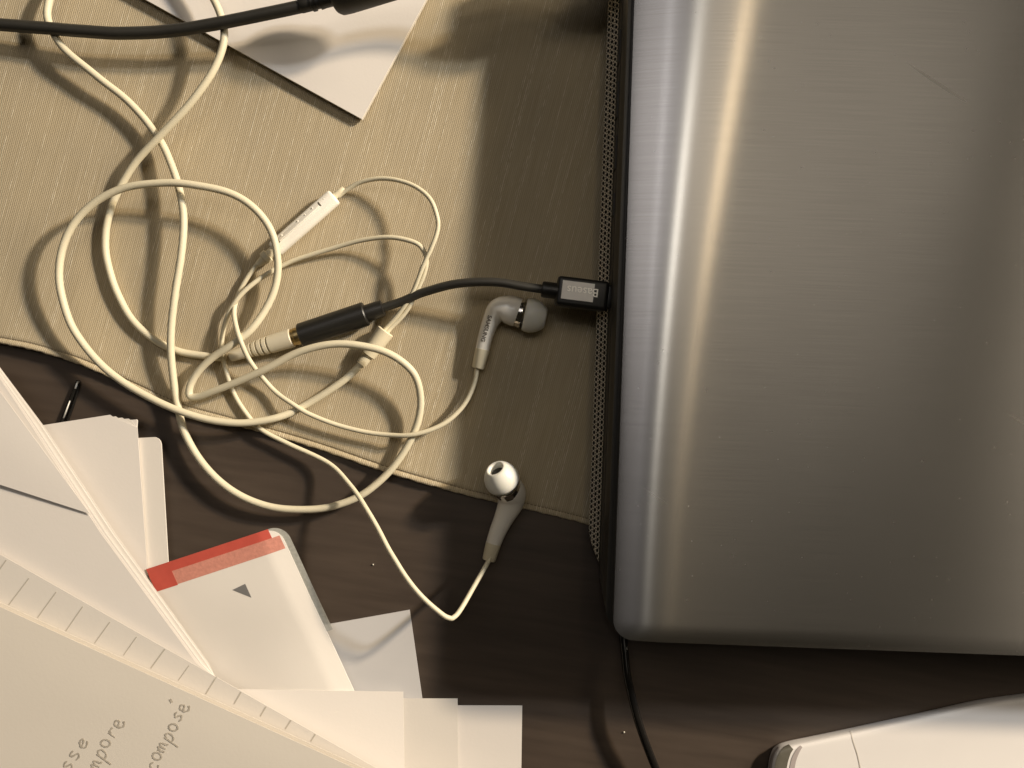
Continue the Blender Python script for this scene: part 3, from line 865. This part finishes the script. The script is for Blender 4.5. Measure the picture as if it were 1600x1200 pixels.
# earbuds ---------------------------------------------------------
def earbud(path, radii, head_c, head_axis, strain, tip_k=1.0, label=None):
    bm = bmesh.new()
    cps = catmull([tuple(p) + (r,) for p, r in zip(path, radii)], 8)
    pts = [W(c[0], c[1], c[2]) for c in cps]
    rad = [c[3] * MM for c in cps]
    add_tube(bm, pts, rad, 26)
    body = sharp(link_mesh('earbud', bm, M_WHITE, EP), 60)
    hc = head_c; ax = head_axis.normalized()
    bm = bmesh.new()
    add_lathe(bm, hc, ax, [(-.0030, .0050), (-.0012, .0054), (0, .0056), (.0003, .0057), (.0009, .0057), (.0011, .0052), (.0015, .0040), (.0040, .0030)], 32)
    sharp(link_mesh('metal_ring', bm, M_CHROME, body))
    bm = bmesh.new()
    k = tip_k
    tp = [(a_ * 1.06, b_ * 1.07) for a_, b_ in ((.0018, .0054), (.0021, .0059), (.0030, .0062), (.0045, .0062), (.0062, .0058), (.0078, .0050), (.0090, .0041), (.0096, .0034), (.0097, .0029), (.0092, .0025), (.0070, .0023), (.0040, .0023), (.0030, .0025), (.0030, .0050), (.0018, .0054))]
    add_lathe(bm, hc, ax, [(a * k, r * k) for a, r in tp], 36, close=False)
    link_mesh('ear_tip', bm, M_TIP, body)
    bm = bmesh.new()
    add_lathe(bm, hc, ax, [(.0020, .0023), (.0080, .0023), (.0082, .0019)], 20)
    sharp(link_mesh('sound_port_shade', bm, M_PORT, body))  # near-black plug set high so the tip's hole looks deep in shade
    (sa_, sb_, r0, r1) = strain
    bm = bmesh.new()
    d_ = sb_ - sa_; l_ = d_.length; d_.normalize()
    add_lathe(bm, sa_, d_, [(0, .0013), (.0001, r0 * .9), (.0005, r0), (l_ - .0001, r1), (l_, r1 * .96)], 22)
    sharp(link_mesh('strain_sleeve', bm, M_CREAM, body))
    return body
# upper bud: lying on the mat in the laptop's shadow, tip to the right
h1 = W(812, 489, 7.2)
E1 = earbud([(753, 549, 5), (759, 525, 5.2), (767, 502, 5.8), (778, 486, 6.6), (793, 484, 7.1), (806, 487, 7.2), (812, 489, 7.2)],
            [2.75, 2.9, 3.3, 4.6, 5.5, 5.7, 5.3], h1, Vector((1, -0.22, 0.0)),
            (W(746.5, 576, 5), W(754, 546, 5), .0024, .0029))
sa1, sb1 = W(752.5, 552, 5.0), W(768, 494, 6.0)
def on_stem(x, y):
    # reads downwards along the stem; letter tops to the right
    t0 = W(765.5, 496, 0) * 0.984; t1 = W(754.5, 533, 0) * 0.984
    tc_ = (t0 + t1) / 2; td = (t1 - t0).normalized(); tn = Vector((-td.y, td.x, 0))
    q = tc_ + td * x + tn * y
    h, n_, _, _ = stem_tree.ray_cast(Vector((q.x, q.y, 0.05)), Vector((0, 0, -1)))
    return (h if h is not None else Vector((q.x, q.y, 0.007))) + Vector((0, 0, 0.00012))
stem_tree = BVHTree.FromPolygons([v.co + ORIGIN[E1.name] for v in E1.data.vertices], [tuple(p.vertices) for p in E1.data.polygons])
text_mesh('SAMSUNG', 0.00225, on_stem, M_GLYPH, 'lettering', E1, 0.00006)
# lower bud: on the table, tip facing up-left towards the viewer
h2 = W(791, 760, 11.5)
E2 = earbud([(770, 852, 4.6), (778, 830, 4.8), (788, 808, 5.2), (797, 788, 6.0), (799, 773, 7.4), (796, 765, 9.6), (792, 761, 11.2)],
            [2.9, 3.3, 3.9, 4.9, 5.6, 5.6, 5.3], h2, Vector((-0.52, 0.95, 0.75)),
            (W(763.5, 876, 5), W(771, 849, 4.7), .0026, .0030))

# ------------------------------------------------------------------ papers at lower left
def sheet_thing(name, label, cat, corners, mat=M_PAPER, thick=0.14, bump=None, nu=12, nv=12, loc=None):
    bm = patch(corners, nu, nv, thick, bump)
    c = sum((Vector(c) for c in corners), Vector()) / 4
    o = link_mesh(name, bm, mat, loc=W(*c) if loc is None else loc)
    sharp(o, 50)
    return tag(o, label, cat)

# grey-white envelope, lowest
sheet_thing('envelope', 'pale grey envelope corner between the red striped pouch and the wood', 'envelope',
            [(470, 983, 1.2), (640, 953, 1.2), (668, 1150, 1.6), (498, 1182, 1.6)], M_PAPER3, 0.5)
# bottom papers
sheet_thing('paper_sheet', 'long white sheet reaching furthest right along the bottom edge', 'paper sheet',
            [(430, 1101, 2.6), (816, 1103, 2.6), (813, 1330, 2.6), (430, 1330, 2.6)], M_PAPER, 0.25, lambda u, v: 0.25 * math.sin(u * 5))
sheet_thing('paper_sheet', 'narrow white sheet stepping out just above the longest bottom sheet', 'paper sheet',
            [(400, 1091, 3.3), (715, 1091.5, 3.3), (717, 1310, 3.3), (400, 1310, 3.3)], M_PAPER2, 0.2)
sheet_thing('paper_sheet', 'white sheet crossing the lower end of the pale grey envelope', 'paper sheet',
            [(200, 1074, 15.0), (630, 1081, 4.0), (634, 1330, 4.0), (200, 1330, 15.0)], M_PAPER, 0.15)
# sheet with rounded corner at the left, below the fanned stack
RC = [(120, 690), (240, 683)] + [(240 + 12 * math.sin(math.radians(a)), 695 - 12 * math.cos(math.radians(a))) for a in (15, 40, 65, 90)] + [(264, 900), (268, 1000), (120, 1000)]
bm = poly_slab([(a, b, 4.0) for a, b in RC], 0.6)
o = link_mesh('card_sheet', bm, M_PAPER2, smooth=False, loc=W(200, 850, 4))
tag(o, 'white card with rounded corner poking out right of the fanned sheets', 'card')
# fanned stack
FS = thing('paper_stack', 'fanned stack of white sheets with staggered corners beside the dark pin', 'paper stack', W(140, 780, 0))
for k in range(5):
    q = 4 - k                                   # 0 = topmost
    cx_ = (172, 181, 191, 201, 212.5)[q]; cy_ = (648, 650.5, 652.5, 654, 655.5)[q]
    pts = [(30, 668 + 0.5 * k), (cx_, cy_), (cx_ + 5, cy_ + 3.5), (214.5 - 0.3 * q, 668), (238 - 0.4 * q, 1000), (60, 1000)]
    if k == 0: pts[2] = (214, 657)
    bm = poly_slab([(a, b, 5.2 + k * 0.06) for a, b in pts], 0.05 if k else 0.9)
    link_mesh('sheet', bm, M_PAPER if k % 2 == 0 else M_PAPER2, FS, smooth=False)

# red-striped plastic pouch
PO = thing('mailing_pouch', 'white plastic pouch with red stripe and small grey triangle', 'pouch', W(400, 980, 0))
# left edge line A-D, right edge B-C ; local frame from three corners
PA, PB, PC_, PD = Vector((229, 891, 0)), Vector((433, 824, 0)), Vector((556, 1090, 0)), Vector((352, 1157, 0))
def pz(u, v):
    return 5.9 + 1.1 * math.sin(math.pi * min(1, max(0, u))) * (0.4 + v) - 1.2 * max(0, u - 0.86) / 0.14 + 0.15 * math.sin(7 * u + 4 * v) + 0.15 * math.sin(11 * v - 3 * u)
def pp(u, v, dz=0.0):
    p = (PA * (1 - u) + PB * u) * (1 - v) + (PD * (1 - u) + PC_ * u) * v
    q = W(p.x, p.y, 5.9)
    return Vector((q.x, q.y, (pz(u, v) + dz) * MM))
def pouch_patch(u0, u1, v0, v1, dz, nu=24, nv=24, corner=0.0, thick=0.12):
    bm = bmesh.new(); g = {}; h = {}
    for i in range(nu + 1):
        for j in range(nv + 1):
            u = u0 + (u1 - u0) * i / nu; v = v0 + (v1 - v0) * j / nv
            if corner:
                # round the upper right corner
                du, dv = u - (u1 - corner), (v0 + corner * 0.75) - v
                if du > 0 and dv > 0:
                    a_, b_ = du / corner, dv / (corner * 0.75)
                    m_ = max(a_, b_); l_ = math.hypot(a_, b_)
                    u = (u1 - corner) + corner * a_ * m_ / l_; v = (v0 + corner * 0.75) - corner * 0.75 * b_ * m_ / l_
            g[i, j] = bm.verts.new(pp(u, v, dz)); h[i, j] = bm.verts.new(pp(u, v, dz - thick))
    for i in range(nu):
        for j in range(nv):
            bm.faces.new((g[i, j], g[i + 1, j], g[i + 1, j + 1], g[i, j + 1]))
    per = [(i, 0) for i in range(nu)] + [(nu, j) for j in range(nv)] + [(i, nv) for i in range(nu, 0, -1)] + [(0, j) for j in range(nv, 0, -1)]
    for k in range(len(per)):
        k2 = (k + 1) % len(per)
        bm.faces.new((g[per[k]], h[per[k]], h[per[k2]], g[per[k2]]))
    bmesh.ops.recalc_face_normals(bm, faces=bm.faces)
    return bm
def crisp(n_, b_, m_, p_): return sharp(link_mesh(n_, b_, m_, p_), 50)
sharp(link_mesh('pouch_body', pouch_patch(0, 1.0, 0.0, 1.04, 0.0, 30, 40, 0.10, 0.6), M_POUCH, PO), 50)
crisp('red_stripe', pouch_patch(0.0, 0.93, -0.006, 0.075, 0.06, 40, 6, 0.0, 0.1), M_REDDARK, PO)
crisp('red_stripe', pouch_patch(0.0, 0.985, 0.046, 0.122, 0.10, 40, 6, 0.0, 0.03), M_REDPALE, PO)
crisp('red_stripe', pouch_patch(0.0, 0.17, 0.030, 0.126, 0.13, 10, 6, 0.0, 0.03), M_REDDARK, PO)
crisp('clear_seam', pouch_patch(0.90, 1.045, -0.005, 0.62, 0.05 - 0.3, 16, 40, 0.11, 0.1), M_CLEARSTRIP, PO)
bm = bmesh.new()
def tri_pt(px, py):
    # solve pouch u,v from pixel for the flat print
    best = None
    for _ in range(1):
        M_ = Matrix(((PB.x - PA.x, PD.x - PA.x), (PB.y - PA.y, PD.y - PA.y))).inverted()
        uv = M_ @ Vector((px - PA.x, py - PA.y))
    return uv
tv = [tri_pt(364, 921), tri_pt(384, 911.5), tri_pt(394, 933)]
fs = [bm.verts.new(pp(t[0], t[1], 0.06)) for t in tv]
bm.faces.new(fs); bmesh.ops.recalc_face_normals(bm, faces=bm.faces)
bmesh.ops.subdivide_edges(bm, edges=bm.edges, cuts=2, use_grid_fill=True)
link_mesh('triangle_mark', bm, M_GREYTRI, PO)

# thick stack of sheets at the far left whose cut edges face right
LS = thing('paper_stack', 'thick stack of loose white sheets leaning in from the left edge', 'paper stack', W(60, 800, 0))
for k in range(11):
    z = 11.5 + k * 0.30
    j = random.uniform(-2.0, 2.0)
    off = 6.0 - 2.2 * k + j
    pts = [(-8 + off, 567 + 0.6 * off, z), (62 + off, 663, z), (175 + off * 1.2, 834, z), (322 + off, 1037, z), (336, 1058, z), (300, 1066, z), (-300, 1066, z), (-300, 600, z)]
    bm = poly_slab(pts, 0.14)
    link_mesh('sheet', bm, M_PAPER if k % 3 else M_PAPER2, LS, smooth=False)
# curled top sheet with a pointed corner
sheet_thing('paper_sheet', 'curled white sheet whose lower corner lies on the thick left stack', 'paper sheet',
            [(-140, 500, 16.3), (-8, 601, 16.0), (141, 803, 15.3), (-140, 712, 16.3)], M_PAPER, 0.14, lambda u, v: 0.35 * math.sin(math.pi * u) * math.sin(math.pi * v), 18, 18)

# notebook: ruled page and written page
NB = thing('notebook', 'open notebook page with pencil handwriting at the lower left corner', 'notebook', W(150, 1120, 0))
ru = [(-200, 751, 17.5), (800, 1319, 14.5), (900, 1500, 15), (-200, 1420, 18)]
bm = patch(ru, 24, 16, 0.15, lambda u, v: 0.6 - 0.6 * min(1, v * 5))
page1 = sharp(link_mesh('page', bm, M_PAPER2, NB), 60)
# the top page, tipped away from the lamp
wr = [(-200, 856, 20.0), (760, 1293, 23.5), (760, 1560, 16), (-200, 1560, 11)]
bm = patch(wr, 24, 16, 0.12, lambda u, v: -1.1 * u * 0 + 0.5 * math.sin(math.pi * u) - 0.35 * max(0, 0.12 - v) / 0.12 + 0.4)
page2 = sharp(link_mesh('page', bm, M_NOTE, NB), 60)
# a thin second leaf edge just above it
wr2 = [(-200, 850, 18.8), (760, 1287, 21.5), (760, 1450, 15), (-200, 1300, 13)]
sharp(link_mesh('page', patch(wr2, 16, 8, 0.12), M_NOTE, NB), 50)
# ruled lines on the lower page
TICKS = [((10, 875), (-25, 925)), ((52, 895), (14, 945)), ((94, 917), (59, 965)), ((135, 940), (103, 986)), ((177, 965), (148, 1005)), ((218, 989), (193, 1024)), ((258, 1014), (236, 1044)),
         ((299, 1035), (279, 1063)), ((338, 1058), (322, 1084)), ((377, 1081), (366, 1100)), ((416, 1104), (407, 1119)), ((455, 1125), (446, 1139)), ((493, 1147), (486, 1158))]
on_page1 = surface(page1)
on_page2 = surface(page2)
bm = bmesh.new()
for (a, b) in TICKS:
    n = 6
    ps = []
    for t in range(n + 1):
        x = a[0] + (b[0] - a[0]) * t / n; y = a[1] + (b[1] - a[1]) * t / n
        q = on_page1(x, y, 0.00012); ps.append(q)
    dd = (ps[-1] - ps[0]).normalized(); sd = Vector((-dd.y, dd.x, 0)) * 0.00022
    L_ = [bm.verts.new(q + sd) for q in ps]; R_ = [bm.verts.new(q - sd) for q in ps]
    for t in range(n):
        bm.faces.new((L_[t], R_[t], R_[t + 1], L_[t + 1]))
link_mesh('ruled_lines', bm, M_RULE, page1, smooth=False)
# handwriting strokes
GL = {
 'o': [[(0.5 + 0.36 * math.cos(t * 0.5 + 1.2), 0.5 + 0.48 * math.sin(t * 0.5 + 1.2)) for t in range(14)]],
 'm': [[(0.0, 0.85), (0.05, 0.0)], [(0.05, 0.55), (0.22, 0.95), (0.38, 0.8), (0.40, 0.05)], [(0.40, 0.55), (0.6, 0.95), (0.78, 0.75), (0.80, 0.1), (0.95, 0.1)]],
 'p': [[(0.15, 1.0), (0.1, -0.85)], [(0.15, 0.7), (0.45, 1.05), (0.78, 0.75), (0.65, 0.15), (0.3, 0.0), (0.14, 0.2)]],
 's': [[(0.7, 0.9), (0.4, 1.0), (0.2, 0.75), (0.45, 0.5), (0.68, 0.25), (0.45, 0.0), (0.1, 0.1)]],
 'r': [[(0.15, 0.95), (0.2, 0.0)], [(0.2, 0.6), (0.4, 0.95), (0.75, 0.85)]],
 'e': [[(0.12, 0.5), (0.5, 0.55), (0.78, 0.72), (0.6, 1.0), (0.28, 0.9), (0.12, 0.5), (0.3, 0.05), (0.6, 0.0), (0.88, 0.2)]],
 'c': [[(0.8, 0.85), (0.45, 1.0), (0.15, 0.5), (0.4, 0.0), (0.85, 0.15)]],
 'a': [[(0.75, 0.8), (0.4, 1.0), (0.12, 0.5), (0.35, 0.0), (0.7, 0.35), (0.78, 0.95), (0.8, 0.05)]],
 "'": [[(0.3, 1.5), (0.75, 1.85)]],
}
bm = bmesh.new()
def write(word, end, ang, xh, adv):
    """right end of the word at pixel `end`, running at `ang` degrees up"""
    ca, sa_ = math.cos(math.radians(ang)), math.sin(math.radians(ang))
    n = len(word)
    for i, ch in enumerate(word):
        for stroke in GL[ch]:
            pts = catmull([(x, y, 0) for x, y in stroke], 4) if len(stroke) > 2 else [Vector((x, y, 0)) for x, y in stroke]
            ps = []
            for p in pts:
                k = 1.0 + 0.08 * math.sin(i * 2.2)
                slant = 0.14 * math.sin(i * 2.7 + n)
                lx = (i - n) * adv + (p.x + slant * p.y) * adv * (0.88 + 0.12 * math.sin(i * 3.1)); ly = p.y * xh * k + 2.2 * math.sin(i * 1.9 + adv)
                px = end[0] + lx * ca - ly * sa_; py = end[1] - (lx * sa_ + ly * ca)
                q = on_page2(px, py, 0.00012)
                ps.append(q)
            for t in range(len(ps) - 1):
                dd = ps[t + 1] - ps[t]
                if dd.length < 1e-7: continue
                dd.normalize(); sd = Vector((-dd.y, dd.x, 0)) * (0.00026 + 0.00009 * math.sin(t * 1.3 + i))
                e = dd * 0.00012
                bm.faces.new([bm.verts.new(x) for x in (ps[t] - sd - e, ps[t + 1] - sd + e, ps[t + 1] + sd + e, ps[t] + sd - e)])
write("compose", (299, 1099), 62, 13.5, 17.5)
write("compore", (197, 1123), 61, 14.0, 18.5)
write("sse", (139, 1154), 62, 13.0, 20.0)
ps = [(266, 1092), (269, 1098)]
q0, q1 = [on_page2(a, b, 0.00012) for a, b in ps]
dd = (q1 - q0).normalized(); sd = Vector((-dd.y, dd.x, 0)) * 0.0004
bm.faces.new([bm.verts.new(x) for x in (q0 - sd, q1 - sd, q1 + sd, q0 + sd)])
bmesh.ops.recalc_face_normals(bm, faces=bm.faces)
link_mesh('handwriting', bm, M_PENCIL, page2, smooth=False)

# ------------------------------------------------------------------ white packet at lower right
PK = thing('white_packet', 'white rounded packet corner with grey curved marks at lower right', 'packet', W(1420, 1180, 0))
def pk_outline(inset, z):
    base = catmull([(1600, 1086, 0), (1530, 1096, 0), (1440, 1116, 0), (1340, 1138, 0), (1270, 1153, 0), (1232, 1161, 0), (1214, 1168, 0), (1206, 1180, 0), (1201, 1204, 0), (1194, 1260, 0), (1190, 1330, 0)], 5)
    pts = [(1750, 1066)] + [(p.x, p.y) for p in base] + [(1400, 1420), (1750, 1420)]
    c = Vector((1470, 1260))
    out = []
    zr = 2.5
    for (x, y) in pts:
        v = Vector((x, y)) - c
        l = v.length
        q = c + v * max(0, (l - inset)) / l
        w = W(q.x, q.y, zr)
        out.append(Vector((w.x, w.y, z * MM)))
    return out
bm = bmesh.new(); rings = []
for (ins, z) in ((2, 0.2), (0.6, 0.7), (0, 1.4), (0, 3.6), (0.6, 4.5), (2.2, 5.1), (5, 5.4), (12, 5.55), (40, 5.6)):
    rings.append([bm.verts.new(p) for p in pk_outline(ins, z)])
n = len(rings[0])
for a in range(len(rings) - 1):
    for k in range(n):
        k2 = (k + 1) % n
        bm.faces.new((rings[a][k], rings[a][k2], rings[a + 1][k2], rings[a + 1][k]))
bm.faces.new(list(reversed(rings[0]))); bm.faces.new(rings[-1])
bmesh.ops.recalc_face_normals(bm, faces=bm.faces)
pk = link_mesh('packet_body', bm, M_BOX, PK)
on_pk = surface(pk)
# grey curved print marks wrapping the rounded corner
def pk_ribbon(path, name, mat, half=0.9):
    bm = bmesh.new()
    pts = catmull([(a, b, 0) for a, b in path], 6)
    n = len(pts); rows = []
    for t in range(n):
        a = pts[max(0, t - 1)]; b = pts[min(n - 1, t + 1)]
        d = (b - a).normalized(); nn = Vector((-d.y, d.x, 0))
        wd = half * 4.3 * (0.35 + 0.65 * math.sin(math.pi * min(1, 0.08 + t / (n - 1) * 0.7)))
        row = []
        for q in range(7):
            p = pts[t] + nn * wd * (1 - q / 3.0)
            row.append(bm.verts.new(on_pk(p.x, p.y, 0.00016)))
        rows.append(row)
    for t in range(n - 1):
        for q in range(6):
            bm.faces.new((rows[t][q], rows[t][q + 1], rows[t + 1][q + 1], rows[t + 1][q]))
    bmesh.ops.recalc_face_normals(bm, faces=bm.faces)
    return link_mesh(name, bm, mat, pk)
M_PKGREY = simple('packet_grey_print', (0.12, 0.11, 0.085), 0.45, 0.15)
M_PKPALE = simple('packet_mauve_print', (0.40, 0.35, 0.33), 0.45, 0.1)
pk_ribbon([(1236, 1167), (1228, 1175), (1222, 1188), (1219, 1206), (1216, 1240)], 'printed_mark', M_PKGREY, 2.2)
pk_ribbon([(1252, 1166), (1246, 1174), (1240, 1188), (1237, 1206), (1234, 1240)], 'printed_mark', M_PKPALE, 0.9)
pk_ribbon([(1216, 1168), (1209, 1178), (1205, 1192), (1203, 1210), (1201, 1240)], 'printed_mark', M_PKPALE, 0.5)
M_SEAM = simple('packet_seam', (0.62, 0.57, 0.50), 0.6, 0.05)
pk_ribbon([(1329, 1142), (1333, 1158), (1340, 1180), (1345, 1205), (1352, 1250)], 'seam', M_SEAM, 0.16)

# ------------------------------------------------------------------ dark pin and crumbs on the table
bm = bmesh.new()
add_tube(bm, [W(*p) for p in catmull([(85, 690, 1.0), (98, 655, 1.0), (110, 625, 1.0), (122, 595, 1.0)], 8)], 0.0007, 10)
add_tube(bm, [W(*p) for p in catmull([(92, 692, 0.7), (106, 656, 0.7), (116, 628, 0.7), (124, 600, 0.7), (122.5, 595.5, 0.9)], 8)], 0.0005, 10)
pin = link_mesh('hair_pin', bm, M_PIN, loc=W(105, 640, 0))
tag(pin, 'thin dark pin with a pale glint lying on the wood beside the papers', 'pin')
bm = bmesh.new()
add_tube(bm, [W(*p) for p in ((117.3, 607, 1.35), (121.5, 596, 1.35))], 0.00042, 8)
add_tube(bm, [W(*p) for p in ((99, 653, 1.35), (109.5, 626, 1.35))], 0.00036, 8)
link_mesh('painted_glint', bm, M_GLINT, pin)  # pale slivers paint the highlight onto the dark pin
for (x, y, lab) in ((583, 882, 'tiny pale speck on the wood left of the lower earbud wire'), (975, 1144, 'tiny pale speck on the wood beside the glossy black wire')):
    bm = bmesh.new()
    bmesh.ops.create_icosphere(bm, subdivisions=1, radius=0.00036, matrix=Matrix.Translation(W(x, y, 0.3)))
    for v in bm.verts: v.co += Vector((random.uniform(-1, 1), random.uniform(-1, 1), random.uniform(-.5, .5))) * 0.00012
    o = link_mesh('crumb', bm, M_CRUMB, smooth=False, loc=W(x, y, 0.4))
    tag(o, lab, 'crumb', 'pale specks on the wood')
